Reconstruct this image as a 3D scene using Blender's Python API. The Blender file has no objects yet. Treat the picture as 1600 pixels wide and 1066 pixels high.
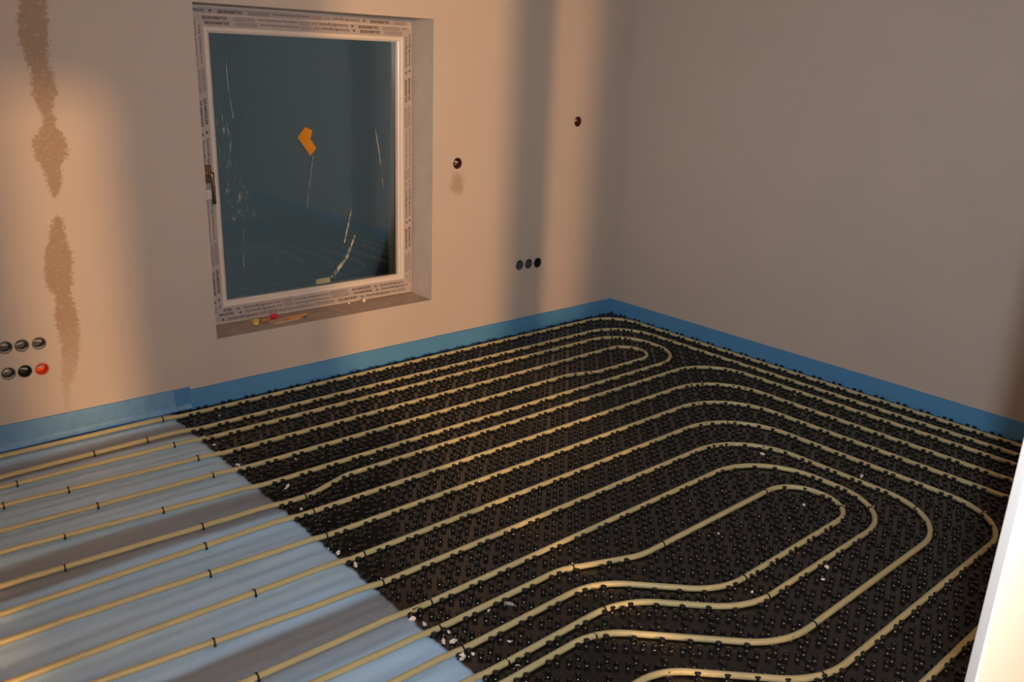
import bpy, bmesh, math, random
import numpy as np
from mathutils import Vector, Matrix, noise
random.seed(7)
sc = bpy.context.scene
COL = sc.collection

# ------------------------------------------------------------------ camera
CAM = Vector((-3.57154, -3.16782, 1.36022))
HEAD, PITCH, ROLL, FPX = 0.7285662, -0.3170395, 0.0384082, 1339.5668
fw = Vector((math.cos(PITCH)*math.sin(HEAD), math.cos(PITCH)*math.cos(HEAD), math.sin(PITCH)))
rt = Vector((math.cos(HEAD), -math.sin(HEAD), 0)); up = rt.cross(fw)
r2 = rt*math.cos(ROLL)+up*math.sin(ROLL); u2 = -rt*math.sin(ROLL)+up*math.cos(ROLL)
cd = bpy.data.cameras.new('camera'); cam = bpy.data.objects.new('camera', cd); COL.objects.link(cam)
cd.sensor_width = 36; cd.lens = FPX/1600*36; cd.clip_start = .02
M3 = Matrix((r2, u2, -fw)).transposed()
cam.matrix_world = Matrix.Translation(CAM) @ M3.to_4x4()
sc.camera = cam

# ------------------------------------------------------------------ world, lights, exposure
sc.view_settings.view_transform = 'Standard'; sc.view_settings.look = 'None'
sc.view_settings.gamma = 1; sc.view_settings.use_curve_mapping = False
sc.view_settings.exposure = 0.0
w = bpy.data.worlds.new('dusk'); sc.world = w; w.use_nodes = True
bg = w.node_tree.nodes['Background']; bg.inputs[0].default_value = (.036, .0405, .042, 1); bg.inputs[1].default_value = 1.9

def area_light(name, loc, target, size, power, color, spread=math.pi):
    l = bpy.data.lights.new(name, 'AREA'); l.shape = 'DISK'; l.size = size; l.energy = power; l.color = color; l.spread = spread
    o = bpy.data.objects.new(name, l); COL.objects.link(o); o.location = loc
    d = (Vector(target)-Vector(loc)).normalized(); o.rotation_euler = d.to_track_quat('-Z', 'Y').to_euler(); return o
def bulb(name, loc, rad, power, color):
    l = bpy.data.lights.new(name, 'POINT'); l.shadow_soft_size = rad; l.energy = power; l.color = color
    o = bpy.data.objects.new(name, l); COL.objects.link(o); o.location = loc; return o
FL = CAM + r2*.055 + u2*.09
area_light('camera_flash', FL, FL+fw*3+r2*.6+u2*.5, .035, 19.5, (.86, .93, 1.0), 2.1)
bulb('site_lamp', (-3.2, -7.4, 1.9), .075, 1400, (1, .51, .19))
bulb('second_site_lamp', (-5.29, -7.4, 1.0), .075, 1350, (1, .51, .21))
bulb('warm_fill', (-3.3, -4.1, 2.2), .12, 22, (1, .62, .40))  # unseen point light added as warm ambient fill

# ------------------------------------------------------------------ helpers
def link(name, me, mat=None, parent=None, loc=None):
    o = bpy.data.objects.new(name, me); COL.objects.link(o)
    if mat is not None:
        for m in (mat if isinstance(mat, (list, tuple)) else [mat]): me.materials.append(m)
    if parent: o.parent = parent
    if loc: o.location = loc
    return o
def mesh_py(name, vs, fs, mat=None, parent=None, smooth=False, loc=None):
    me = bpy.data.meshes.new(name); me.from_pydata([tuple(v) for v in vs], [], [tuple(f) for f in fs]); me.update()
    if smooth: me.polygons.foreach_set('use_smooth', [True]*len(me.polygons))
    return link(name, me, mat, parent, loc)
def bm_obj(name, bm, mat=None, parent=None, smooth=False, loc=None):
    me = bpy.data.meshes.new(name); bm.to_mesh(me); bm.free()
    if smooth: me.polygons.foreach_set('use_smooth', [True]*len(me.polygons))
    return link(name, me, mat, parent, loc)
def tag(o, label=None, cat=None, group=None, kind=None):
    if label: o['label'] = label
    if cat: o['category'] = cat
    if group: o['group'] = group
    if kind: o['kind'] = kind
    return o
def empty(name, loc=(0, 0, 0)):
    o = bpy.data.objects.new(name, None); COL.objects.link(o); o.location = loc; o.empty_display_size = .05; return o
def add_box(bm, a, b, mi=0):
    x0, y0, z0 = a; x1, y1, z1 = b
    v = [bm.verts.new(p) for p in ((x0,y0,z0),(x1,y0,z0),(x1,y1,z0),(x0,y1,z0),(x0,y0,z1),(x1,y0,z1),(x1,y1,z1),(x0,y1,z1))]
    for f in ((0,3,2,1),(4,5,6,7),(0,1,5,4),(1,2,6,5),(2,3,7,6),(3,0,4,7)):
        bm.faces.new([v[i] for i in f]).material_index = mi
def box(name, a, b, mat, parent=None, bevel=0):
    bm = bmesh.new(); add_box(bm, a, b)
    if bevel: bmesh.ops.bevel(bm, geom=bm.edges[:], offset=bevel, segments=2, affect='EDGES', profile=.5)
    return bm_obj(name, bm, mat, parent)
def tube_mesh(pts, r, n=12, cap=True):
    vs, fs = [], []; N = len(pts); up0 = Vector((0, 0, 1))
    for i, p in enumerate(pts):
        t = (pts[min(i+1, N-1)]-pts[max(i-1, 0)]).normalized()
        s = t.cross(up0)
        s = s.normalized() if s.length > 1e-4 else Vector((1, 0, 0))
        u = s.cross(t)
        for k in range(n):
            a = 2*math.pi*k/n; vs.append(p+s*(math.cos(a)*r)+u*(math.sin(a)*r))
    for i in range(N-1):
        for k in range(n):
            fs.append((i*n+k, i*n+(k+1) % n, (i+1)*n+(k+1) % n, (i+1)*n+k))
    if cap: fs.append(tuple(range(n))); fs.append(tuple(range((N-1)*n, N*n))[::-1])
    return vs, fs
def fix_normals(o):
    bm = bmesh.new(); bm.from_mesh(o.data); bmesh.ops.recalc_face_normals(bm, faces=bm.faces[:]); bm.to_mesh(o.data); bm.free()

# ------------------------------------------------------------------ materials
def mat(name, color, rough=.6, spec=.5, metal=0, noise_amt=0, noise_scale=20, bump=0, bump_scale=80, bump_dist=.002):
    m = bpy.data.materials.new(name); m.use_nodes = True; nt = m.node_tree; b = nt.nodes['Principled BSDF']
    b.inputs['Base Color'].default_value = (*color, 1); b.inputs['Roughness'].default_value = rough
    b.inputs['Specular IOR Level'].default_value = spec; b.inputs['Metallic'].default_value = metal
    g = nt.nodes.new('ShaderNodeNewGeometry')
    if noise_amt:
        n = nt.nodes.new('ShaderNodeTexNoise'); n.inputs['Scale'].default_value = noise_scale; n.inputs['Detail'].default_value = 5
        nt.links.new(g.outputs['Position'], n.inputs['Vector'])
        mx = nt.nodes.new('ShaderNodeMix'); mx.data_type = 'RGBA'
        mx.inputs[6].default_value = (*[c*(1-noise_amt) for c in color], 1); mx.inputs[7].default_value = (*[min(1, c*(1+noise_amt)) for c in color], 1)
        nt.links.new(n.outputs['Fac'], mx.inputs[0]); nt.links.new(mx.outputs[2], b.inputs['Base Color'])
    if bump:
        n = nt.nodes.new('ShaderNodeTexNoise'); n.inputs['Scale'].default_value = bump_scale; n.inputs['Detail'].default_value = 6
        nt.links.new(g.outputs['Position'], n.inputs['Vector'])
        bp = nt.nodes.new('ShaderNodeBump'); bp.inputs['Strength'].default_value = bump; bp.inputs['Distance'].default_value = bump_dist
        nt.links.new(n.outputs['Fac'], bp.inputs['Height']); nt.links.new(bp.outputs['Normal'], b.inputs['Normal'])
    return m
PLA = (.50, .455, .415)
m_plaster = mat('plaster', PLA, .9, .15, noise_amt=.05, noise_scale=3.5, bump=.25, bump_scale=45)
m_ceiling = mat('ceiling_paint', (.6, .58, .55), .9, .1)
m_concrete = mat('screed', (.25, .24, .23), .9, .2, noise_amt=.15)
m_reveal = mat('reveal_plaster', (.60, .565, .53), .9, .15, noise_amt=.12, noise_scale=14, bump=.4, bump_scale=30)
m_sill = mat('dusty_sill', (.44, .345, .285), .9, .15, noise_amt=.3, noise_scale=22, bump=.6, bump_scale=60)
m_pvc = mat('white_pvc', (.66, .62, .58), .3, .5)
m_film = mat('protective_tape', (.41, .385, .38), .35, .4)
m_filmgrey = mat('tape_grey_block', (.30, .275, .28), .4, .4)
m_ink = mat('tape_ink', (.10, .075, .085), .5, .3)
m_handle = mat('bronze_metal', (.33, .22, .15), .3, .5, metal=.8)
m_dark = mat('dark_plastic', (.02, .022, .02), .5, .4)
m_greybox = mat('grey_box_plastic', (.10, .105, .10), .5, .4, noise_amt=.7, noise_scale=70)
m_gyps = mat('gypsum_smear', (.33, .30, .27), .9, .1, noise_amt=.25, noise_scale=80)
m_orange = mat('orange_box_plastic', (.75, .10, .03), .45, .4)
m_cable = mat('grey_cable', (.55, .52, .49), .5, .4)
m_strip = mat('blue_edge_foam', (.085, .28, .54), .45, .5, noise_amt=.12, noise_scale=9, bump=.35, bump_scale=220, bump_dist=.001)
m_strip2 = mat('blue_edge_foam_pale', (.13, .32, .57), .4, .6, noise_amt=.2, noise_scale=30, bump=.6, bump_scale=260, bump_dist=.0015)
m_strip3 = mat('blue_edge_foam_deep', (.07, .24, .50), .45, .5, noise_amt=.15, noise_scale=40, bump=.4, bump_scale=240)
m_black = mat('black_stud_plastic', (.0115, .0098, .0088), .19, .6)
m_pipe = mat('cream_pipe', (.47, .42, .225), .38, .45, noise_amt=.06, noise_scale=12)
m_clip = mat('black_clip', (.02, .013, .011), .4, .4)
m_clipglint = mat('clip_glint', (.62, .50, .44), .5, .4)
m_scrap = mat('white_scrap', (.80, .70, .66), .7, .3)
m_scrapgrey = mat('grey_scrap', (.32, .27, .26), .7, .3)
m_yellow = mat('yellow_plastic', (.62, .44, .10), .6, .3, noise_amt=.3, noise_scale=90)
m_red = mat('red_plastic', (.62, .035, .04), .4, .4)
m_brown = mat('brown_wood', (.34, .17, .08), .7, .2, noise_amt=.3, noise_scale=60)
m_beige = mat('beige_card', (.58, .42, .29), .8, .2, noise_amt=.1)
m_pencil = mat('orange_pencil', (.65, .30, .09), .5, .3)
m_tapeor = mat('orange_tape', (.68, .27, .015), .5, .3)
m_tapegr = mat('pale_green_label', (.30, .34, .20), .6, .3)

# plaster of the back wall carries the damp stain (its own shape, along the old chase)
def stained():
    m = m_plaster.copy(); m.name = 'stained_plaster'; nt = m.node_tree; b = nt.nodes['Principled BSDF']
    base = b.inputs['Base Color'].links[0].from_socket
    N = nt.nodes.new; L = nt.links.new
    g = N('ShaderNodeNewGeometry'); s = N('ShaderNodeSeparateXYZ'); L(g.outputs['Position'], s.inputs[0])
    P = [(1.60,-2.811,.05),(1.483,-2.811,.048),(1.407,-2.822,.054),(1.33,-2.824,.046),(1.272,-2.815,.04),(1.223,-2.812,.046),(1.173,-2.815,.038),(1.122,-2.81,.027),
         (1.072,-2.814,.051),(1.02,-2.816,.06),(.968,-2.82,.038),(.926,-2.816,.033),(.874,-2.822,.02),(.84,-2.823,.002),(.787,-2.824,.026),
         (.711,-2.832,.04),(.645,-2.837,.054),(.578,-2.843,.052),(.52,-2.834,.038),(.438,-2.835,.046),(.344,-2.833,.04),(.25,-2.849,.034),(.157,-2.868,.02)]
    P = P[::-1]; z0, z1 = .12, 1.60
    zz = N('ShaderNodeMapRange'); zz.inputs[1].default_value = z0; zz.inputs[2].default_value = z1; L(s.outputs['Z'], zz.inputs[0])
    def curve(vals):
        f = N('ShaderNodeFloatCurve'); c = f.mapping.curves[0]; f.mapping.use_clip = False
        pts = [((p[0]-z0)/(z1-z0), v) for p, v in zip(P, vals)]
        pts = [(0, pts[0][1])]+pts[:-1]+[(1, pts[-1][1])]
        c.points[0].location = pts[0]; c.points[1].location = pts[-1]
        for q in pts[1:-1]: c.points.new(*q)
        f.mapping.update(); L(zz.outputs[0], f.inputs['Value']); return f.outputs[0]
    xc = curve([(p[1]+2.9)*4 for p in P]); hw = curve([p[2]*10 for p in P])
    def mth(op, a, b_=None, c_=None):
        n = N('ShaderNodeMath'); n.operation = op
        for i, v in enumerate((a, b_, c_)):
            if v is None: continue
            if isinstance(v, (int, float)): n.inputs[i].default_value = v
            else: L(v, n.inputs[i])
        return n.outputs[0]
    def nz(scale, det=4, rough=.6):
        n = N('ShaderNodeTexNoise'); n.inputs['Scale'].default_value = scale; n.inputs['Detail'].default_value = det; n.inputs['Roughness'].default_value = rough
        L(g.outputs['Position'], n.inputs['Vector']); return n.outputs['Fac']
    x = mth('ADD', mth('MULTIPLY', mth('ADD', s.outputs['X'], 2.9), 4), mth('MULTIPLY', mth('SUBTRACT', nz(30, 5, .7), .5), .09))
    d = mth('MULTIPLY', mth('ABSOLUTE', mth('SUBTRACT', x, xc)), .25)
    e = mth('SUBTRACT', mth('MULTIPLY', hw, .1), d)
    e = mth('ADD', e, mth('MULTIPLY', mth('SUBTRACT', nz(70, 7, .85), .56), .10))
    mr = N('ShaderNodeMapRange'); mr.interpolation_type = 'SMOOTHSTEP'; mr.inputs[1].default_value = -.001; mr.inputs[2].default_value = .009; L(e, mr.inputs[0])
    fade = N('ShaderNodeMapRange'); fade.inputs[1].default_value = .10; fade.inputs[2].default_value = .45; fade.inputs[3].default_value = .25; fade.inputs[4].default_value = 1; L(s.outputs['Z'], fade.inputs[0])
    speck = N('ShaderNodeMapRange'); speck.interpolation_type = 'SMOOTHSTEP'; speck.inputs[1].default_value = .54; speck.inputs[2].default_value = .64; L(nz(75, 6, .8), speck.inputs[0])
    k = mth('MULTIPLY', mth('MULTIPLY', mr.outputs[0], fade.outputs[0]), mth('SUBTRACT', 1, mth('MULTIPLY', speck.outputs[0], .7)))
    # small blotch under the hole right of the window
    dx = mth('ADD', s.outputs['X'], 1.122); dz = mth('SUBTRACT', s.outputs['Z'], .80)
    rr = mth('SQRT', mth('ADD', mth('MULTIPLY', dx, dx), mth('MULTIPLY', mth('MULTIPLY', dz, dz), .55)))
    rr = mth('ADD', rr, mth('MULTIPLY', mth('SUBTRACT', nz(18, 4), .5), .07))
    b2 = N('ShaderNodeMapRange'); b2.interpolation_type = 'SMOOTHSTEP'; b2.inputs[1].default_value = .052; b2.inputs[2].default_value = .022; L(rr, b2.inputs[0])
    kk = mth('MAXIMUM', k, mth('MULTIPLY', b2.outputs[0], .7))
    mx = N('ShaderNodeMix'); mx.data_type = 'RGBA'; L(kk, mx.inputs[0]); L(base, mx.inputs[6]); mx.inputs[7].default_value = (.345, .26, .195, 1)
    L(mx.outputs[2], b.inputs['Base Color'])
    return m
m_stain = stained()

# foam sheet: pale blue with three grey bands along the pipes
def sheetmat():
    m = mat('blue_insulation_sheet', (.26, .37, .45), .30, .6); nt = m.node_tree; b = nt.nodes['Principled BSDF']
    N = nt.nodes.new; L = nt.links.new
    g = N('ShaderNodeNewGeometry'); s = N('ShaderNodeSeparateXYZ'); L(g.outputs['Position'], s.inputs[0])
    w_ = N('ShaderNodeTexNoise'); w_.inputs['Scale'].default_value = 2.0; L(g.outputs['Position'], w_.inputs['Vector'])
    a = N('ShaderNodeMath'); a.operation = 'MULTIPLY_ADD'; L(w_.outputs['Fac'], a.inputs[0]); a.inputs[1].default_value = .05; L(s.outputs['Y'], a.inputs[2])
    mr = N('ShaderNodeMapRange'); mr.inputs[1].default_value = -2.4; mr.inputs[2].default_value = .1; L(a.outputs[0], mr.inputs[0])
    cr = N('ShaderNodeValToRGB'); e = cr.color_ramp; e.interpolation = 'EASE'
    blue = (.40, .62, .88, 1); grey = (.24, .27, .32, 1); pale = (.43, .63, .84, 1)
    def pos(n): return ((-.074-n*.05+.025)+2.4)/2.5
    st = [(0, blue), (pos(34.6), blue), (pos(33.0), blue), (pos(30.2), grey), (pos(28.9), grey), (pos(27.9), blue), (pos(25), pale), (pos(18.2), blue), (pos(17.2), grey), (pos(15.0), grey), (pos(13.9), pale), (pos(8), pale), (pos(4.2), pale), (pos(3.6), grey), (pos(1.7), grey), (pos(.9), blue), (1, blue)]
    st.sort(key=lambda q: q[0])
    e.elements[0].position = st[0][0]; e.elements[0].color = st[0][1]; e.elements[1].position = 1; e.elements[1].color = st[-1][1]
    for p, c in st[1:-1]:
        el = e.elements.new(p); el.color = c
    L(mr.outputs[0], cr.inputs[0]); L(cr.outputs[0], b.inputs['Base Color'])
    n = N('ShaderNodeTexNoise'); n.inputs['Scale'].default_value = 320; n.inputs['Detail'].default_value = 3; L(g.outputs['Position'], n.inputs['Vector'])
    bp = N('ShaderNodeBump'); bp.inputs['Strength'].default_value = .6; bp.inputs['Distance'].default_value = .0015; L(n.outputs['Fac'], bp.inputs['Height']); L(bp.outputs['Normal'], b.inputs['Normal'])
    return m
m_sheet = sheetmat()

def glassmat():
    m = bpy.data.materials.new('window_glass'); m.use_nodes = True; nt = m.node_tree; nt.nodes.clear()
    o = nt.nodes.new('ShaderNodeOutputMaterial'); g = nt.nodes.new('ShaderNodeBsdfGlossy'); t = nt.nodes.new('ShaderNodeBsdfTransparent')
    g.inputs['Roughness'].default_value = .05; t.inputs[0].default_value = (.72, .80, .82, 1)
    f = nt.nodes.new('ShaderNodeFresnel'); f.inputs['IOR'].default_value = 1.75
    mx = nt.nodes.new('ShaderNodeMixShader'); L = nt.links.new
    L(f.outputs[0], mx.inputs[0]); L(t.outputs[0], mx.inputs[1]); L(g.outputs[0], mx.inputs[2]); L(mx.outputs[0], o.inputs[0]); return m
m_glass = glassmat()
def creasemat(dens, scale, col=(.62, .64, .60)):
    m = bpy.data.materials.new('film_creases'); m.use_nodes = True; nt = m.node_tree; b = nt.nodes['Principled BSDF']
    b.inputs['Base Color'].default_value = (*col, 1); b.inputs['Roughness'].default_value = .35
    N = nt.nodes.new; L = nt.links.new
    t = N('ShaderNodeTexCoord'); mp = N('ShaderNodeMapping'); mp.inputs['Rotation'].default_value = (0, .5, 0); mp.inputs['Scale'].default_value = (scale, scale, scale*.22)
    L(t.outputs['Object'], mp.inputs[0]); n = N('ShaderNodeTexNoise'); n.inputs['Scale'].default_value = 1; n.inputs['Detail'].default_value = 6; n.inputs['Roughness'].default_value = .75; n.inputs['Distortion'].default_value = 1.2
    L(mp.outputs[0], n.inputs['Vector'])
    r = N('ShaderNodeMapRange'); r.inputs[1].default_value = dens; r.inputs[2].default_value = dens+.16; r.inputs[3].default_value = 0; r.inputs[4].default_value = .8
    L(n.outputs['Fac'], r.inputs[0]); L(r.outputs[0], b.inputs['Alpha']); return m
m_crease = creasemat(.545, 75); m_crease2 = creasemat(.44, 70, (.62, .64, .50)); m_line = creasemat(.40, 30, (.45, .42, .36))

# ------------------------------------------------------------------ room shell
XL, XR, YB, YF, ZC = -4.9, 0.0, 0.0, -4.4, 2.5
floor = tag(box('floor', (-6.6, -8.2, -.12), (.25, .35, 0), m_concrete), kind='structure')
tag(box('ceiling', (-6.6, -8.2, ZC), (.25, .35, ZC+.15), m_ceiling), kind='structure')
tag(box('wall_right', (0, -8.2, 0), (.25, .35, ZC), m_plaster), kind='structure')
tag(box('wall_left', (XL-.2, YF, 0), (XL, .35, ZC), m_plaster), kind='structure')
tag(box('wall_rear_side', (-6.6, -8.2, 0), (-6.4, YF, ZC), m_plaster), kind='structure')
tag(box('wall_rear', (-6.6, -8.4, 0), (.25, -8.2, ZC), m_plaster), kind='structure')

# window and holes in the back wall
OX0, OX1, OZ0, OZ1 = -2.305, -1.263, .270, 1.512
holes = []   # x, z, radius
LEFTB = [(-3.034, .374), (-2.984, .372), (-2.931, .370), (-3.036, .281), (-2.986, .279), (-2.933, .276)]
RIGHTB = [(-.712, .368), (-.650, .367), (-.588, .365)]
SINGLE = [(-1.122, .898), (-.352, 1.072)]
HR = .0225
for x, z in LEFTB: holes.append((x, z, HR))
for x, z in RIGHTB: holes.append((x, z, .0265))
for x, z in SINGLE: holes.append((x, z, .026))
def wall_with_holes():
    bm = bmesh.new(); loops = []
    def loop(pts):
        v = [bm.verts.new((x, 0, z)) for x, z in pts]
        for i in range(len(v)): loops.append(bm.edges.new((v[i], v[(i+1) % len(v)])))
    def dense(x0, z0, x1, z1, n):
        p = []
        for (a, b), (c, d) in (((x0, z0), (x1, z0)), ((x1, z0), (x1, z1)), ((x1, z1), (x0, z1)), ((x0, z1), (x0, z0))):
            for i in range(n): p.append((a+(c-a)*i/n, b+(d-b)*i/n))
        return p
    loop(dense(XL, 0, 0, ZC, 12)); loop(dense(OX0, OZ0, OX1, OZ1, 6))
    for x, z, r in holes: loop([(x+r*math.cos(2*math.pi*k/28), z+r*math.sin(2*math.pi*k/28)) for k in range(28)])
    bmesh.ops.triangle_fill(bm, use_beauty=True, use_dissolve=False, edges=loops)
    ex = bmesh.ops.extrude_face_region(bm, geom=bm.faces[:])
    bmesh.ops.translate(bm, vec=(0, .33, 0), verts=[v for v in ex['geom'] if isinstance(v, bmesh.types.BMVert)])
    bmesh.ops.recalc_face_normals(bm, faces=bm.faces[:])
    # reveals and sill get their own plaster
    for f in bm.faces:
        c = f.calc_center_median()
        if abs(f.normal.y) < .1 and OX0-.001 <= c.x <= OX1+.001 and OZ0-.001 <= c.z <= OZ1+.001:
            f.material_index = 2 if abs(c.z-OZ0) < .001 else 1
    o = bm_obj('wall_back', bm, [m_stain, m_reveal, m_sill]); return tag(o, kind='structure')
wall_with_holes()

# unseen wall behind the camera, openings and fins shaped to throw the light bands
def wall_light_mask():
    bm = bmesh.new(); y0, y1 = YF-.12, YF
    A0, A1, AH = -3.105, -2.972, 1.63; B0, B1, BH = -2.632, -2.235, 2.3
    D0, D1 = -3.50, -3.25
    for a, b in (((-6.4, y0, 0), (D0, y1, ZC)), ((D0, y0, 0), (D1, y1, .59)), ((D0, y0, 2.3), (D1, y1, ZC)), ((D1, y0, 0), (A0, y1, ZC)), ((-3.24, -5.2, 0), (-3.205, y0, ZC)),
                 ((A0, y0, 0), (A1, y1, 1.12)), ((A0, y0, AH), (A1, y1, ZC)), ((A1, y0, 0), (B0, y1, ZC)), ((B0, y0, BH), (B1, y1, ZC)), ((-2.55, y0, 0), (B1, y1, .97)), ((B1, y0, 0), (0, y1, ZC)), ((-2.90, -5.2, 0), (-2.80, y0, ZC))): add_box(bm, a, b)
    return tag(bm_obj('wall_light_mask', bm, m_plaster), kind='structure')
wall_light_mask()

# white end of a partition close to the camera on the right
def near_post():
    def at(dx, dy, d): n = math.hypot(dx, dy); return (CAM.x+dx/n*d, CAM.y+dy/n*d)
    e1 = at(.96500, .2622, .800); e2 = at(.96800, .2510, .772)
    pts = [e1, e2, (e2[0]+.24, e2[1]-.015), (e2[0]+.39, e2[1]+.03), (-2.42, e1[1]+.03)]
    bm = bmesh.new(); lo = [bm.verts.new((x, y, 0)) for x, y in pts]; hi = [bm.verts.new((x, y, ZC)) for x, y in pts]; n = len(pts)
    bm.faces.new(lo); bm.faces.new(hi)
    for i in range(n): bm.faces.new((lo[i], lo[(i+1) % n], hi[(i+1) % n], hi[i]))
    bmesh.ops.recalc_face_normals(bm, faces=bm.faces[:])
    ve = [e for e in bm.edges if abs(e.verts[0].co.z-e.verts[1].co.z) > 1]
    bmesh.ops.bevel(bm, geom=ve, offset=.003, segments=2, affect='EDGES', profile=.5)
    return tag(bm_obj('wall_partition', bm, mat('white_paint', (.93, .89, .85), .6, .3)), kind='structure')
near_post()

# ------------------------------------------------------------------ window
YFR = .172                                   # face of the outer frame
YSA = .150                                   # face of the sash
win = empty('window_1', ((OX0+OX1)/2, .2, OZ0)); tag(win, kind='structure')
WI = Matrix.Translation(-win.location)
def wchild(o, par=win):
    o.parent = par
    o.matrix_parent_inverse = par.matrix_world.inverted() if par != win else WI
    return o
def ring(name, x0, x1, z0, z1, w_, ya, yb, mt, bev=.003, inner_slope=0):
    """mitred rectangular frame: outer rectangle, bar width w_, from face ya (room side) back to yb"""
    bm = bmesh.new(); prof = []
    prof = [(0, yb), (0, ya+bev), (bev, ya), (w_-bev, ya+inner_slope), (w_, ya+bev+inner_slope), (w_, yb)]
    rings = []
    for (cx, cz, sx, sz) in ((x0, z0, 1, 1), (x1, z0, -1, 1), (x1, z1, -1, -1), (x0, z1, 1, -1)):
        rings.append([bm.verts.new((cx+sx*d, y, cz+sz*d)) for d, y in prof])
    n = len(prof)
    for i in range(4):
        a, b = rings[i], rings[(i+1) % 4]
        for k in range(n): bm.faces.new((a[k], a[(k+1) % n], b[(k+1) % n], b[k]))
    bmesh.ops.recalc_face_normals(bm, faces=bm.faces[:])
    return wchild(bm_obj(name, bm, mt))
FX0, FX1, FZ0, FZ1 = OX0+.0005, OX1-.0005, OZ0+.0005, OZ1-.0005
frame = ring('frame', FX0, FX1, FZ0, FZ1, .055, YFR, YFR+.07, m_pvc)
SX0, SX1, SZ0, SZ1 = -2.256, -1.272, .303, 1.482
sash = ring('sash', SX0, SX1, SZ0, SZ1, .062, YSA, YSA+.075, m_pvc)
GX0, GX1, GZ0, GZ1 = SX0+.062, SX1-.062, SZ0+.060, SZ1-.060
bead = ring('glazing_bead', SX0+.048, SX1-.048, SZ0+.045, SZ1-.045, .022, YSA-.001, YSA+.03, m_pvc, bev=.002, inner_slope=.012)
pane = box('pane', (GX0-.005, YSA+.030, GZ0-.005), (GX1+.005, YSA+.034, GZ1+.005), m_glass); wchild(pane)
# corner weld lines of the sash are covered by printed protective tape
def tape(x0, x1, z0, z1, d0, d1, y, phases, name):
    """tape round the face, between distance d0 and d1 inwards from the outer rectangle"""
    bm = bmesh.new(); e = .0006
    C4 = [(x0, z0, 1, 1), (x1, z0, -1, 1), (x1, z1, -1, -1), (x0, z1, 1, -1)]
    for i in range(4):
        a, b = C4[i], C4[(i+1) % 4]
        v = [bm.verts.new((a[0]+a[2]*d0, y, a[1]+a[3]*d0)), bm.verts.new((b[0]+b[2]*d0, y, b[1]+b[3]*d0)),
             bm.verts.new((b[0]+b[2]*d1, y, b[1]+b[3]*d1)), bm.verts.new((a[0]+a[2]*d1, y, a[1]+a[3]*d1))]
        bm.faces.new(v)
    bmesh.ops.recalc_face_normals(bm, faces=bm.faces[:])
    for f in bm.faces:
        if f.normal.y > 0: f.normal_flip()
    return bm_obj(name, bm, m_film)
tp1 = wchild(tape(SX0, SX1, SZ0, SZ1, .004, .046, YSA-.0006, None, 'protective_tape'), sash)
tp2 = wchild(tape(FX0, FX1, FZ0, FZ1, .005, .034, YFR-.0006, None, 'protective_tape'), frame)
tag(tp1, label='grey printed protective tape on the sash'); tag(tp2, label='grey printed protective tape on the outer frame')
def text_mesh(s, size, bold=0):
    c = bpy.data.curves.new('t', 'FONT'); c.body = s; c.size = size; c.offset = bold; c.fill_mode = 'FRONT'; c.resolution_u = 2
    o = bpy.data.objects.new('t', c); COL.objects.link(o)
    bpy.context.view_layer.update()
    me = bpy.data.meshes.new_from_object(o.evaluated_get(bpy.context.evaluated_depsgraph_get()))
    bpy.data.objects.remove(o); return me
TS = []
def prep(s, x0, x1, h, bold):
    me = text_mesh(s, .02, bold); v = np.array([q.co[:] for q in me.vertices]); f = [tuple(p.vertices) for p in me.polygons]
    lo, hi = v.min(0), v.max(0); v[:, 0] = (v[:, 0]-lo[0])/(hi[0]-lo[0])*(x1-x0)+x0
    v[:, 1] = v[:, 1]*h/.0145
    TS.append((v[:, :2], f, x0, x1))
prep('SystemBrügmann', .022, .155, .0112, .0004)
prep('SiP', .162, .192, .0095, .0001)
prep('www.sip-windows.com', .250, .420, .0095, .0003)
prep('SALAMANDER', .543, .642, .0112, .0008)
tri = (np.array([(-.008, 0), (.008, 0), (0, .011)]), [(0, 1, 2)], -.008, .008)
TS.append(tri)
BLK = [(.197, .243), (.430, .520)]
PER = .67
def printed(x0, x1, z0, z1, rows, y, name, par, starts, margin=.03):
    vs, fs, vb, fb = [], [], [], []
    sides = [((x0, z0), (1, 0), (0, 1), x1-x0), ((x1, z0), (0, 1), (-1, 0), z1-z0), ((x1, z1), (-1, 0), (0, -1), x1-x0), ((x0, z1), (0, -1), (1, 0), z1-z0)]
    for si, ((ox, oz), d, nrm, L_) in enumerate(sides):
        for ri, (base, h) in enumerate(rows):
            sh = starts[si]+(.0085 if ri == 0 else 0)
            m0 = base+h; 
            k = -1
            while k*PER < L_+PER:
                for v, f, a, b in TS:
                    s0, s1 = sh+k*PER+a, sh+k*PER+b
                    if s1 < m0+.002 or s0 > L_-m0-.002: continue
                    n0 = len(vs)
                    for p in v:
                        u_, t_ = sh+k*PER+p[0], base+p[1]
                        vs.append((ox+d[0]*u_+nrm[0]*t_, y, oz+d[1]*u_+nrm[1]*t_))
                    fs += [tuple(n0+q for q in ff) for ff in f if all(m0+.002 < sh+k*PER+v[q][0] < L_-m0-.002 for q in ff)]
                for a, b in BLK:
                    s0, s1 = max(sh+k*PER+a, m0+.002), min(sh+k*PER+b, L_-m0-.002)
                    if s1-s0 < .01: continue
                    n0 = len(vb)
                    for u_, t_ in ((s0, base-.002), (s1, base-.002), (s1, base+h+.001), (s0, base+h+.001)):
                        vb.append((ox+d[0]*u_+nrm[0]*t_, y, oz+d[1]*u_+nrm[1]*t_))
                    fb.append((n0, n0+1, n0+2, n0+3))
                k += 1
    me_v = vs+vb; nf = len(fs); off = len(vs)
    allf = fs+[tuple(off+q for q in f) for f in fb]
    o = mesh_py(name, me_v, allf, [m_ink, m_filmgrey])
    for i, p in enumerate(o.data.polygons): p.material_index = 0 if i < nf else 1
    return wchild(o, par)
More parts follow.
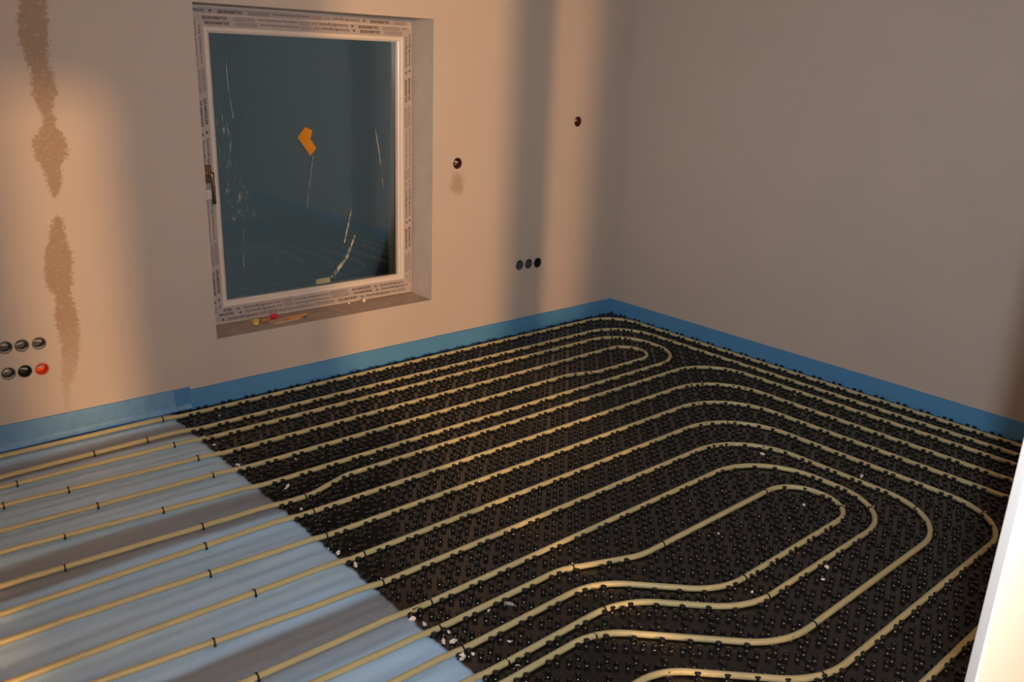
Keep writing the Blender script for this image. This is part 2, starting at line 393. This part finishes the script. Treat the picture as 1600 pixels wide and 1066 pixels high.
def ss(x): return x-SX0
printed(SX0, SX1, SZ0, SZ1, [(.009, .012), (.027, .012)], YSA-.0011, 'printed_lettering', sash, [ss(-2.146), .314, .293, .431])
printed(FX0, FX1, FZ0, FZ1, [(.014, .012)], YFR-.0011, 'printed_lettering', frame, [.09, .36, .23, .25])
# handle on the left stile
def lathe(profile, n=20, axis='y'):
    vs, fs = [], []
    for (r, h) in profile:
        for k in range(n):
            a = 2*math.pi*k/n
            vs.append((r*math.cos(a), h, r*math.sin(a)) if axis == 'y' else (r*math.cos(a), r*math.sin(a), h))
    for i in range(len(profile)-1):
        for k in range(n): fs.append((i*n+k, i*n+(k+1) % n, (i+1)*n+(k+1) % n, (i+1)*n+k))
    fs.append(tuple(range(n))); fs.append(tuple(range((len(profile)-1)*n, len(profile)*n)))
    return vs, fs
hx, hz = -2.234, .893
bm = bmesh.new(); add_box(bm, (hx-.015, YSA-.010, hz-.036), (hx+.015, YSA-.0012, hz+.036)); bmesh.ops.bevel(bm, geom=bm.edges[:], offset=.004, segments=3, affect='EDGES')
hnd = bm_obj('handle', bm, m_handle); wchild(hnd, sash); tag(hnd, label='bronze coloured window handle')
vs, fs = lathe([(.011, 0), (.011, -.008), (.008, -.012), (.008, -.035)]); n0 = [(v[0]+hx, v[1]+YSA-.010, v[2]+hz) for v in vs]
nk = mesh_py('spindle_neck', n0, fs, m_handle, smooth=False); fix_normals(nk)
vs, fs = tube_mesh([Vector((hx, YSA-.043, hz+.012)), Vector((hx, YSA-.045, hz)), Vector((hx+.001, YSA-.045, hz-.05)), Vector((hx+.001, YSA-.044, hz-.11))], .0075, 12)
lv = mesh_py('lever', vs, fs, m_handle, smooth=True); fix_normals(lv)
for o in (nk, lv): o.parent = hnd; o.matrix_parent_inverse = WI.inverted() if False else Matrix.Identity(4)
hnd.parent = win; hnd.matrix_parent_inverse = WI
sl = wchild(box('hinge_label', (hx-.010, YSA-.0022, .795), (hx+.010, YSA-.0012, .832), m_pvc), sash)
sl.name = 'white_sticker'
# creased protective film on the glass, orange tape, label
def ribbon(name, pts, w0, mt, y, par=win, amp=.002):
    vs, fs = [], []; N = len(pts)
    for i, (x, z) in enumerate(pts):
        a = pts[max(i-1, 0)]; b = pts[min(i+1, N-1)]; dx, dz = b[0]-a[0], b[1]-a[1]; l = math.hypot(dx, dz); nx, nz = -dz/l, dx/l
        ww = w0[i] if isinstance(w0, list) else w0
        for s in (-1, -.5, 0, .5, 1): vs.append((x+nx*ww*s, y-amp*(1+noise.noise(Vector((x*60+s*3, z*60, i)))), z+nz*ww*s))
    for i in range(N-1):
        for k in range(4): fs.append((i*5+k, i*5+k+1, (i+1)*5+k+1, (i+1)*5+k))
    return wchild(mesh_py(name, vs, fs, mt, smooth=True), par)
YG = YSA+.028
def dense_pts(p, n=6):
    out = []
    for i in range(len(p)-1):
        for k in range(n): t = k/n; out.append((p[i][0]*(1-t)+p[i+1][0]*t, p[i][1]*(1-t)+p[i+1][1]*t))
    out.append(p[-1]); return out
film = ribbon('wrinkled_film', dense_pts([(-2.165, 1.16), (-2.15, 1.08), (-2.14, .98), (-2.13, .90), (-2.11, .80), (-2.08, .70)]), [.012+.0015*i if i < 14 else .033+.0013*(i-14) for i in range(31)], m_crease, YG)
for p, wd, mt in (([(-2.120, 1.32), (-2.118, 1.22), (-2.105, 1.10)], .0015, m_line), ([(-1.452, 1.05), (-1.430, .93), (-1.412, .78)], .002, m_line),
                  ([(-1.76, .95), (-1.79, .78), (-1.80, .72)], .0015, m_line), ([(-1.580, .70), (-1.62, .55)], .003, m_crease2), ([(-1.56, .59), (-1.61, .48), (-1.69, .40)], [.003+.0006*min(i, 8) for i in range(13)], m_crease2),
                  ([(-2.09, .66), (-2.10, .50)], .002, m_line)):
    ribbon('film_crease', dense_pts(p), wd, mt, YG-.001)
bm = bmesh.new()
pp = [(-1.832, 1.020), (-1.794, 1.062), (-1.762, 1.046), (-1.773, 1.012), (-1.747, .972), (-1.776, .942)]
lo = [bm.verts.new((x+.0, YG-.0055, z)) for x, z in pp]; hi = [bm.verts.new((x, YG-.0045, z)) for x, z in pp]
bm.faces.new(lo); bm.faces.new(hi[::-1])
for i in range(6): bm.faces.new((lo[i], lo[(i+1) % 6], hi[(i+1) % 6], hi[i]))
bmesh.ops.recalc_face_normals(bm, faces=bm.faces[:])
o = bm_obj('adhesive_tape', bm, m_tapeor); tag(o, 'bent piece of orange adhesive tape stuck on the window glass', 'tape')
o = box('glass_label', (-1.770, YG-.0055, .379), (-1.700, YG-.0045, .402), m_tapegr); tag(o, 'small pale green rectangular label at the bottom of the window glass', 'label')
# aluminium sill profile line outside to close the opening is not visible

# ------------------------------------------------------------------ flush boxes in the wall
def flush_box(x, z, r, m, label, group, contents, wires=2):
    t = empty('flush_socket_box', (x, 0, z)); tag(t, label, 'socket box', group)
    prof_o = [(r-.0008, .0015), (r-.0008, .045), (0.0005, .045)]
    prof_i = [(0.0005, .043), (r-.0032, .043), (r-.0032, .0015)]
    pr = prof_o+prof_i; n = 28; vs, fs = [], []
    for rr, h in pr:
        for k in range(n): a = 2*math.pi*k/n; vs.append((rr*math.cos(a), h, rr*math.sin(a)))
    L_ = len(pr)
    for i in range(L_):
        for k in range(n): j = (i+1) % L_; fs.append((i*n+k, i*n+(k+1) % n, j*n+(k+1) % n, j*n+k))
    c = mesh_py('box_shell', vs, fs, m, t, smooth=False); fix_normals(c)
    if m is m_greybox and contents == 'cable':
        vs, fs = [], []
        for i in range(15):
            a = math.radians(205+130*i/14+5*math.sin(i*2.1))
            for h, q in ((.0020, r-.0045-.0045*math.sin(math.pi*i/14)), (.022, r-.0036), (.0020, r-.0034)): vs.append((q*math.cos(a), h, q*math.sin(a)))
        for i in range(14):
            for k in range(3): fs.append((i*3+k, i*3+(k+1) % 3, i*3+3+(k+1) % 3, i*3+3+k))
        fs += [(0, 1, 2), (42, 43, 44)]
        g_ = mesh_py('plaster_smear', vs, fs, m_gyps, t); fix_normals(g_)
    if contents == 'cable':
        for q in range(wires):
            a0 = random.uniform(-.6, .6)+q*.7
            pts = []
            for i in range(11):
                s = i/10; ang = a0+s*3.3
                pts.append(Vector((math.cos(ang)*(r*.5), .040-.026*math.sin(s*math.pi), math.sin(ang)*(r*.42)-.004+q*.004)))
            vs, fs = tube_mesh(pts, .0036, 8); w_ = mesh_py('cable', vs, fs, m_cable, t, smooth=True); fix_normals(w_)
    return t
lab = ['grey socket box cut by the left photo edge, upper row', 'middle socket box of the upper row left of the damp stain', 'right end socket box of the upper row, above the orange one',
       'left end socket box of the lower row at the left photo edge', 'dark socket box beside the orange one, lower row', 'orange socket box at the right end of the lower row']
mats = [m_greybox, m_greybox, m_greybox, m_greybox, m_dark, m_orange]
for i, (x, z) in enumerate(LEFTB):
    flush_box(x, z, HR, mats[i], lab[i], 'socket boxes in the wall at the left', 'cable', 2 if i in (0, 3) else 1)
lab = ['leftmost of the three dark boxes low on the wall right of the window', 'middle one of the three dark boxes low on the wall right of the window', 'rightmost of the three dark boxes low on the wall near the corner']
for i, (x, z) in enumerate(RIGHTB): flush_box(x, z, .0265, m_greybox if i < 2 else m_dark, lab[i], 'three socket boxes right of the window', '')
m_dred = mat('dull_red_box', (.10, .03, .02), .6, .3)
flush_box(SINGLE[0][0], SINGLE[0][1], .026, m_dred, 'single round wall box right of the window above a small brown stain', 'single wall boxes', 'cable', 1)
flush_box(SINGLE[1][0], SINGLE[1][1], .026, m_dred, 'single round wall box high up near the room corner', 'single wall boxes', 'cable', 1)

# ------------------------------------------------------------------ edge strips
U = .05; X0, Y0 = .0743399, .0637659   # first pipe lines, measured from back wall (y) and right wall (x)
def P(m, n, z=0): return Vector((-(Y0+m*U), -(X0+n*U), z))
def strip(name, pts_fn, L_, h0, h1, th, mt, label, seg=40, foot=False):
    """foam strip standing on the floor against a wall, wavy top edge"""
    vs, fs = [], []
    for i in range(seg+1):
        s = i/seg; h = h0+(h1-h0)*s+.0012*noise.noise(Vector((s*L_*4, h0*9, 0))); j = .0009*noise.noise(Vector((s*L_*7, 5, 1)))
        prof = [(.0004, .0005), (.0004, h), (th+.0004, h), (th+j+.0004, h*.5), (th+.0006, .0005)]
        if foot: prof = [(.0004, .0005), (.0004, h), (th, h), (th+.0005, h*.55), (th+.001, h*.32), (th+.003, .022), (th+.009, .0135), (th+.011, .0115), (.004, .0010)]
        for d, z in prof: vs.append(pts_fn(s, d, z))
        n = len(prof)
    for i in range(seg):
        for k in range(n): fs.append((i*n+k, i*n+(k+1) % n, (i+1)*n+(k+1) % n, (i+1)*n+k))
    fs.append(tuple(range(n))); fs.append(tuple(range(seg*n, seg*n+n)))
    o = mesh_py(name, vs, fs, mt, smooth=False); fix_normals(o); return tag(o, label, 'edge strip', 'blue foam edge strips along the walls')
strip('edge_insulation_strip', lambda s, d, z: (-.0095+s*(-2.430+.0095), -d, z), 2.43, .086, .0845, .008, m_strip, 'blue foam edge strip along the window wall beside the black panel')
st2 = strip('edge_insulation_strip', lambda s, d, z: (-2.432+s*(-4.85+2.432), -d, z), 2.4, .096, .112, .008, m_strip2, 'paler taller blue edge strip on the left, above the foil', foot=True)
strip('edge_insulation_strip', lambda s, d, z: (-d, -s*4.3-.0005, z), 4.3, .085, .085, .008, m_strip, 'blue foam edge strip along the plain right wall')
# the overlapping doubled end, darker blue
box('overlap_flap', (-2.492, -.0118, .030), (-2.4322, -.0090, .0955), m_strip3, None)
fl = bpy.data.objects['overlap_flap']; fl.parent = st2; tag(fl, label='darker blue doubled end of the strip')

# ------------------------------------------------------------------ studded panel
MEDGE = 49.3
xs0 = -(Y0+MEDGE*U)
panel = empty('studded_heating_panel', (-1.2, -1.4, 0)); tag(panel, 'large black studded floor panel holding the cream pipes', 'floor panel')
PI_ = Matrix.Translation(-panel.location)
def pchild(o): o.parent = panel; o.matrix_parent_inverse = PI_; return o
pchild(box('base_sheet', (xs0, -3.30, .0005), (-.0095, -.0095, .003), m_black))
A2 = .2929*2*.5                       # half channel in units of U: pairs at +-.2929 U
prof = [(.0096, .0030), (.0068, .0055), (.0062, .0120), (.0073, .0145), (.0087, .0170), (.0080, .0188), (.0044, .0197)]
NS = 10
def stud_verts(x, y):
    out = []
    for r, h in prof:
        for k in range(NS): a = 2*math.pi*(k+.5)/NS; out.append((x+r*math.cos(a), y+r*math.sin(a), h))
    return out
SF = []
for i in range(len(prof)-1):
    for k in range(NS): SF.append((i*NS+k, i*NS+(k+1) % NS, (i+1)*NS+(k+1) % NS, (i+1)*NS+k))
SF.append(tuple((len(prof)-1)*NS+k for k in range(NS)))
studs = []
for m in range(-1, 50):
    for n in range(-1, 64):
        if (m+n) % 2: continue
        for sm in (-1, 1):
            for sn in (-1, 1):
                mm, nn = m+sm*.2929, n+sn*.2929; mm *= .9945; nn -= .3*min(1, max(0, (nn-36)/4))*min(1, max(0, (44-mm)/8)); p = P(mm, nn)
                if mm > MEDGE-.2 or p.x > -.018 or p.y > -.018 or p.y < -3.28: continue
                studs.append((p.x, p.y))
def inview(p):
    d = Vector((p[0], p[1], .02))-CAM; w_ = d.dot(fw)
    if w_ <= .1: return None
    u_, v_ = 800+FPX*d.dot(r2)/w_, 533-FPX*d.dot(u2)/w_
    return w_ if (-5 < u_ < 1510 and -5 < v_ < 1060) else None
vis = sorted([(inview(p), p) for p in studs if inview(p)])
near = [p for _, p in vis[:100]]; ns = set(near)
base_me = bpy.data.meshes.new('stud'); base_me.from_pydata(stud_verts(0, 0), [], SF); base_me.polygons.foreach_set('use_smooth', [True]*(len(SF)-1)+[False]); base_me.materials.append(m_black)
for p in near:
    o = bpy.data.objects.new('stud', base_me); COL.objects.link(o); o.parent = panel; o.location = (p[0]-panel.location.x, p[1]-panel.location.y, 0)
V0 = np.array(stud_verts(0, 0)); F0 = np.array([f for f in SF[:-1]]); rest = [p for p in studs if p not in ns]
VV = np.concatenate([V0+np.array([p[0], p[1], 0]) for p in rest]); nv = len(V0)
FF = []
for i in range(len(rest)):
    FF += (F0+i*nv).tolist(); FF.append([q+i*nv for q in SF[-1]])
me = bpy.data.meshes.new('studs'); me.from_pydata(VV.tolist(), [], FF); me.polygons.foreach_set('use_smooth', [True]*len(FF)); me.update()
pchild(tag(link('studs', me, m_black), kind='stuff'))

# ------------------------------------------------------------------ foil-faced insulation sheet, left
def sheet_z(m, n, edge=0):
    """top of the sheet: folds running along the pipes"""
    f = .0024*math.sin(n*2*math.pi/2.9+.6*math.sin(m*.35))+.0014*math.sin(n*2*math.pi/1.1+.5*math.sin(m*.21))+.0022*noise.noise(Vector((m*.10, n*.75, 3)))+.0008*noise.noise(Vector((m*.3, n*2.2, 8)))
    f += .0035*math.exp(-((n-30.0)/1.2)**2)+.002*math.exp(-((n-16)/1.4)**2)
    return .0100+f
def make_sheet():
    nm, nn = 70, 330; vs, fs = [], []
    m1 = 94.0; n0, n1 = -1.23, 66.0
    for j in range(nn+1):
        n = n0+(n1-n0)*j/nn
        jag = .22*noise.noise(Vector((n*1.1, 1, 0)))+.12*noise.noise(Vector((n*4.3, 2, 0)))
        for i in range(nm+1):
            if i < 8: m = MEDGE-.25+jag+i*.22
            else: m = MEDGE-.25+jag*(1-min(1, (i-8)/20))+1.76+(m1-MEDGE-1.51)*((i-8)/(nm-8))**1.15
            z = sheet_z(m, n); e = min(1, max(0, (m-(MEDGE-.25+jag))/1.5)); z = .0055+(z-.0055)*(e**.5)
            if n < 0.2: z = min(z, .0105)
            vs.append(P(m, n, z))
    W_ = nm+1
    for j in range(nn):
        for i in range(nm): fs.append((j*W_+i, j*W_+i+1, (j+1)*W_+i+1, (j+1)*W_+i))
    top = len(vs)
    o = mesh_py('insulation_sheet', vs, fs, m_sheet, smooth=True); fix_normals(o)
    if o.data.polygons[0].normal.z < 0: o.data.flip_normals()
    md = o.modifiers.new('t', 'SOLIDIFY'); md.thickness = .0022; md.offset = -1
    return tag(o, 'pale blue wavy foil sheet under the pipes on the left of the floor', 'foil sheet')
make_sheet()

# ------------------------------------------------------------------ pipes
RP = .0084
ZST, ZSH = .0130, .0205
def smoothpath(V, R):
    """V: (m, n) corners, R: fillet per corner (units of U). Points every ~.4 U"""
    pts = [Vector(V[0])]
    for i in range(1, len(V)-1):
        a, b, c = Vector(V[i-1]), Vector(V[i]), Vector(V[i+1]); r = R[i-1] if isinstance(R, list) else R
        d1, d2 = (a-b).normalized(), (c-b).normalized(); ang = d1.angle(d2)
        if ang > math.pi-.004: pts.append(b); continue
        t = min(r/math.tan(ang/2), (a-b).length*.499, (c-b).length*.499); r = t*math.tan(ang/2)
        bis = (d1+d2).normalized(); cen = b+bis*(r/math.sin(ang/2)); s = b+d1*t; e = b+d2*t
        a0 = math.atan2(s.y-cen.y, s.x-cen.x); a1 = math.atan2(e.y-cen.y, e.x-cen.x); da = (a1-a0+math.pi) % (2*math.pi)-math.pi
        k = max(3, int(abs(da)*r/.35))
        for q in range(k+1): pts.append(cen+Vector((math.cos(a0+da*q/k), math.sin(a0+da*q/k)))*r)
    pts.append(Vector(V[-1]))
    out = [pts[0]]
    for p in pts[1:]:
        d = p-out[-1]; k = max(1, int(d.length/.8)); o0 = out[-1].copy()
        for q in range(1, k+1): out.append(o0+d*q/k)
    return out
def pz(m, n):
    t = min(1, max(0, (m-48.4)/1.8)); t = t*t*(3-2*t)
    return ZST+(ZSH-ZST)*t+ (.0007*noise.noise(Vector((m*.5, n, 0))) if m > 49 else 0)
def clip(parent, pos, tang, k):
    """black plastic clip arched over the pipe, some with a small painted glint"""
    t = tang.normalized(); s = t.cross(Vector((0, 0, 1))).normalized(); u = Vector((0, 0, 1)); vs, fs = [], []
    prof_ = []
    for i in range(11):
        a = -.25+(math.pi+.5)*i/10; prof_.append((math.cos(a), math.sin(a)))
    ring_ = []
    for (c, q) in prof_:
        for dr, dt in ((RP+.0003, -.0021), (RP+.0022, -.0021), (RP+.0022, .0021), (RP+.0003, .0021)):
            vs.append(pos+s*(c*dr)+u*(q*dr)+t*dt)
    for i in range(10):
        for j in range(4): fs.append((i*4+j, i*4+(j+1) % 4, (i+1)*4+(j+1) % 4, (i+1)*4+j))
    fs.append((0, 1, 2, 3)); fs.append((40, 41, 42, 43))
    # the legs widen at the foot, a pale glint block sits on top
    for sg in (-1, 1):
        n0 = len(vs); c0 = pos+s*(sg*(RP+.0018))-u*.005
        for a_ in (-1, 1):
            for b_ in (-1, 1):
                for c_ in (-1, 1): vs.append(c0+s*a_*.0018+t*b_*.0030+u*c_*.003)
        for f in ((0,1,3,2),(4,6,7,5),(0,4,5,1),(2,3,7,6),(0,2,6,4),(1,5,7,3)): fs.append(tuple(n0+q for q in f))
    o = mesh_py('pipe_clip', vs, fs, m_clip, parent); fix_normals(o)
    if k % 3 == 1:  # every third clip gets a pale block painting its glint
        vs = []; c0 = pos+s*(-(RP*.55))+u*(RP+.0022)
        for a_ in (-1, 1):
            for b_ in (-1, 1):
                for c_ in (-1, 1): vs.append(c0+s*a_*.0032+t*b_*.0016+u*c_*.0012)
        w_ = mesh_py('painted_glint', vs, [(0,1,3,2),(4,6,7,5),(0,4,5,1),(2,3,7,6),(0,2,6,4),(1,5,7,3)], m_clipglint, o); fix_normals(w_)
    return o
kc = [0]
def pipe(V, R, label, clips):
    path = smoothpath(V, R)
    pts = [P(p.x, p.y, pz(p.x, p.y)) for p in path]
    vs, fs = tube_mesh(pts, RP, 14)
    o = mesh_py('heating_pipe', vs, fs, m_pipe, smooth=True); fix_normals(o); tag(o, label, 'pipe', 'cream heating pipes on the floor')
    for (m, n) in clips:
        c = Vector((m, n)); i = min(range(len(path)), key=lambda q: (path[q]-c).length)
        tg = pts[min(i+1, len(pts)-1)]-pts[max(i-1, 0)]
        # refine to nearest point along the tangent
        t2 = (path[min(i+1, len(path)-1)]-path[max(i-1, 0)]).normalized(); off = (c-path[i]).dot(t2)
        pos = pts[i]+tg.normalized()*off*U
        kc[0] += 1; clip(o, pos, tg, kc[0])
    return o
E_ = 50.3
def lft(n, n62): return [(74, n62+(n62-n)*.3), (62.5, n62), (52.2, n+(n62-n)*.12), (E_-1.5, n)]
pipe(lft(0, -.05)+[(0, 0), (0, 66)], [9, 9, 2, 3.6], 'outermost pipe hugging the blue strips of both walls', [(50.1, 0)])
pipe(lft(3, 3.3)+[(2, 3), (2, 66)], [9, 9, 2, 4.6], 'second pipe from the window wall, turning the corner beside the outermost one', [(55.9, 3.2), (52.3, 3.1)])
pipe(lft(5, 4.75)+[(4.3, 5), (4.3, 14)]+lft(14, 12.98)[::-1], [9, 9, 2, 4.2, 4.2, 2, 9, 9], 'outer U-shaped pipe near the room corner, wrapping the narrow inner one', [(61, 4.8), (51.1, 4.95), (7.8, 14), (60.4, 13), (55, 13.4)])
pipe(lft(8, 7.35)+[(6.8, 8), (6.8, 12), (14.8, 12), (17.8, 11), (46, 11)]+lft(11, 10.5)[::-1][1:], [9, 9, 2, 2, 2, 3, 3, 2, 2, 9], 'innermost narrow U-shaped pipe near the room corner', [(58.7, 7.4), (62.3, 7.35), (50.6, 8), (57.9, 10.7), (50.8, 11), (9.4, 8), (15.6, 11.75)])
pipe([(74, 16.3), (63, 16.45), (52.2, 16.95), (48, 17), (46.8, 17), (43.8, 16), (4, 16), (4, 66)], [9, 9, 3, 3, 3, 4.6, 2], 'pipe with a small sideways jog just past the foil edge', [(61.3, 16.5), (53.9, 16.9), (47.3, 17), (4.9, 16.9)])
pipe(lft(19, 19.0)+[(7, 19), (7, 66)], [9, 9, 2, 5.2], 'pipe turning at the right directly inside the jogged one', [(54.6, 19), (47.8, 19), (9.4, 19.4)])
pipe(lft(22, 21.4)+[(10, 22), (10, 50.2), (74, 50.2)], [9, 9, 2, 5.4, 4.5], 'pipe whose return run crosses the bottom right corner by the white wall end', [(55.5, 21.8), (48.6, 22)])
pipe(lft(25, 24.6)+[(13, 25), (13, 47.2), (36.9, 47.2), (42.3, 41.8), (62, 41.8), (74, 41.8)], [9, 9, 2, 5.4, 4.5, 5, 3.5, 2], 'widest fully visible loop, its right bend nearly touching the white wall end', [(54.4, 24.9), (47.9, 25), (14.5, 25.6), (14.15, 45.2), (36.3, 46.4)])
pipe(lft(28, 26.9)+[(16.05, 28), (16.05, 44.6), (35.9, 44.6), (42.5, 38), (62, 38), (74, 38)], [9, 9, 2, 5, 4.8, 5, 4, 2], 'third loop outward from the innermost big oval', [(57.6, 27.2), (48.6, 28), (16.8, 42.3), (33.3, 44.6), (42.7, 38)])
pipe(lft(31, 30.8)+[(18, 31), (18, 41.75), (34.8, 41.75), (39.55, 37), (62, 37), (74, 37)], [9, 9, 2, 5, 4.2, 5, 5, 2], 'second loop outward from the innermost big oval', [(57.1, 30.7), (47.6, 31), (19.0, 40.7), (33.1, 41.75), (40.9, 37), (47.5, 37)])
pipe([(74, 32.7), (56, 32.8), (51, 33), (48, 33), (40.2, 33), (35.4, 34.85), (19.9, 34.85), (19.9, 39.9), (34.55, 39.9), (39.5, 34.95), (50, 35), (74, 34.9)], [2, 2, 2, 4, 4, 2.45, 2.45, 4.5, 4.5, 2, 2], 'innermost big oval pipe in the lower right of the floor', [(48.5, 33), (48.6, 35), (39.4, 33.2), (33.5, 34.85), (22.8, 34.85), (20.9, 39), (32.6, 39.9)])

# ------------------------------------------------------------------ sill debris
def lump(name, c, r, mt, label, cat, squash=.7, stretch=(1, 1), rot=0, seed=0, group=None, amp=.35):
    bm = bmesh.new(); bmesh.ops.create_icosphere(bm, subdivisions=2, radius=1)
    for v in bm.verts:
        f = 1+amp*noise.noise(v.co*1.7+Vector((seed*3.1, 0, 0))); v.co = Vector((v.co.x*f*r*stretch[0], v.co.y*f*r*stretch[1], v.co.z*f*r*squash))
    zl = min(v.co.z for v in bm.verts)
    for v in bm.verts: v.co.z -= zl
    bmesh.ops.rotate(bm, verts=bm.verts[:], cent=(0, 0, 0), matrix=Matrix.Rotation(rot, 3, 'Z'))
    o = bm_obj(name, bm, mt, None, False, c); return tag(o, label, cat, group)
SZ = OZ0+.0003
lump('plastic_plug', (-2.108, .080, SZ), .018, m_yellow, 'small crumpled yellow plug at the left end of the debris on the window sill', 'debris', .8, seed=1, amp=.6)
lump('wood_offcut', (-2.052, .100, SZ), .014, m_brown, 'short brown wooden offcut between the yellow and red pieces on the sill', 'debris', .7, (2.0, .9), -.2, 2)
lump('red_plug', (-2.003, .118, SZ), .016, m_red, 'bright red plastic cap on the window sill', 'cap', .9, (1.35, .9), .2, 3, amp=.25)
bm = bmesh.new(); add_box(bm, (-.068, -.026, 0), (.068, .026, .005)); bmesh.ops.bevel(bm, geom=bm.edges[:], offset=.001, segments=1, affect='EDGES')
o = bm_obj('cardboard_strip', bm, m_beige, None, False, (-1.975, .080, SZ)); o.rotation_euler = (0, 0, .15); tag(o, 'flat beige cardboard strip lying beside the red cap on the sill', 'cardboard')
vs, fs = tube_mesh([Vector((-.052, 0, 0)), Vector((-.04, 0, 0)), Vector((.035, 0, 0)), Vector((.052, 0, 0))], .005, 6)
o = mesh_py('pencil_stub', vs, fs, m_pencil, None, False, (-1.925, .072, SZ+.0102)); fix_normals(o); o.rotation_euler = (0, 0, .15); tag(o, 'short orange pencil stub on the beige cardboard on the sill', 'pencil')
lump('plaster_crumb', (-1.546, .140, SZ), .0085, m_scrap, 'larger white plaster crumb at the right of the sill, against the frame', 'crumb', .9, seed=5)
lump('plaster_crumb', (-1.623, .146, SZ), .0055, m_scrap, 'smaller white plaster crumb on the sill, left of the larger one', 'crumb', .9, seed=6)
lump('grit_stone', (-1.885, .062, SZ), .006, m_greybox, 'tiny dark stone on the sill just right of the pencil stub', 'debris', .8, seed=7)

# ------------------------------------------------------------------ scraps on the floor
def scrap(m, n, s, label, group=None, z=.0032, mt=None, stretch=(1.3, .7), rot=None, seed=0, squash=.6):
    p = P(m, n, z); lump('white_scrap' if mt is None else 'grey_scrap', p, s, mt or m_scrap, label, 'scrap', squash, stretch, random.uniform(0, 3) if rot is None else rot, seed, group, .7)
LE = 'tiny torn white scrap lying along the cut edge of the foil'; GE = 'white scraps along the foil edge'
for i, (m, n, s) in enumerate([(48.99, 23.2, .007), (48.9, 23.9, .006), (48.8, 25.6, .007), (49.05, 31.5, .007), (48.8, 4.6, .006), (48.75, 6.3, .007), (48.8, 10.4, .008), (49.0, 14.6, .005), (48.9, 7.5, .005), (48.9, 33.9, .006)]):
    scrap(m, n, s, LE, GE, seed=i, squash=1.0)
scrap(48.86, 32.27, .007, 'long torn white sliver at the foil edge between two pipes, near the bottom', seed=31, squash=.9, stretch=(1.7, .4), rot=1.5)
scrap(48.95, 35.4, .0075, 'largest torn white scrap standing at the foil edge near the bottom', seed=33, squash=1.1)
scrap(48.5, 34.15, .009, 'pinkish white crumb on the black panel beside the foil edge near the bottom', seed=34)
scrap(47.35, 37.6, .007, 'white crumpled scrap beside the two close pipes at the bottom', seed=35, squash=1.0)
scrap(44.66, 33.9, .0075, 'greyish plastic sliver lying between studs left of the big oval pipe', mt=m_scrapgrey, seed=36, stretch=(2.0, .35), rot=-1.0, z=0.0198)
scrap(47.41, 14.9, .008, 'white chip between the pipes just above the jogged pipe', seed=37, stretch=(1.5, .6))
scrap(48.0, 18.14, .009, 'white chip on the black panel just below the jogged pipe', seed=38, stretch=(1.6, .6))
scrap(15.62, 37.9, .008, 'white chip inside the loops at the far right, beyond the oval bend', seed=39, z=0.0198)
o_ = scrap(24.09, 40.39, .0001, 'x') if False else None
LF = 'tiny white speck scattered on the black studs'; GF = 'white specks on the studs'
for i, (m, n, s) in enumerate([(28.17, 42.4, .007), (29.45, 42.9, .005), (33.6, 41.1, .004), (18.2, 31.6, .007), (48.3, 35.4, .005), (46.5, 2.0, .004), (45.4, 12.2, .004), (45.8, 33.6, .004), (47.9, 15.6, .004), (5.3, 26.4, .004), (46.6, 36.1, .004), (48.2, 33.4, .005), (22.6, 37.6, .006), (30.0, 36.3, .003), (41.2, 15.2, .003)]):
    scrap(m, n, s, LF, GF, z=0.0198 if i not in (4, 11) else .0032, seed=40+i)
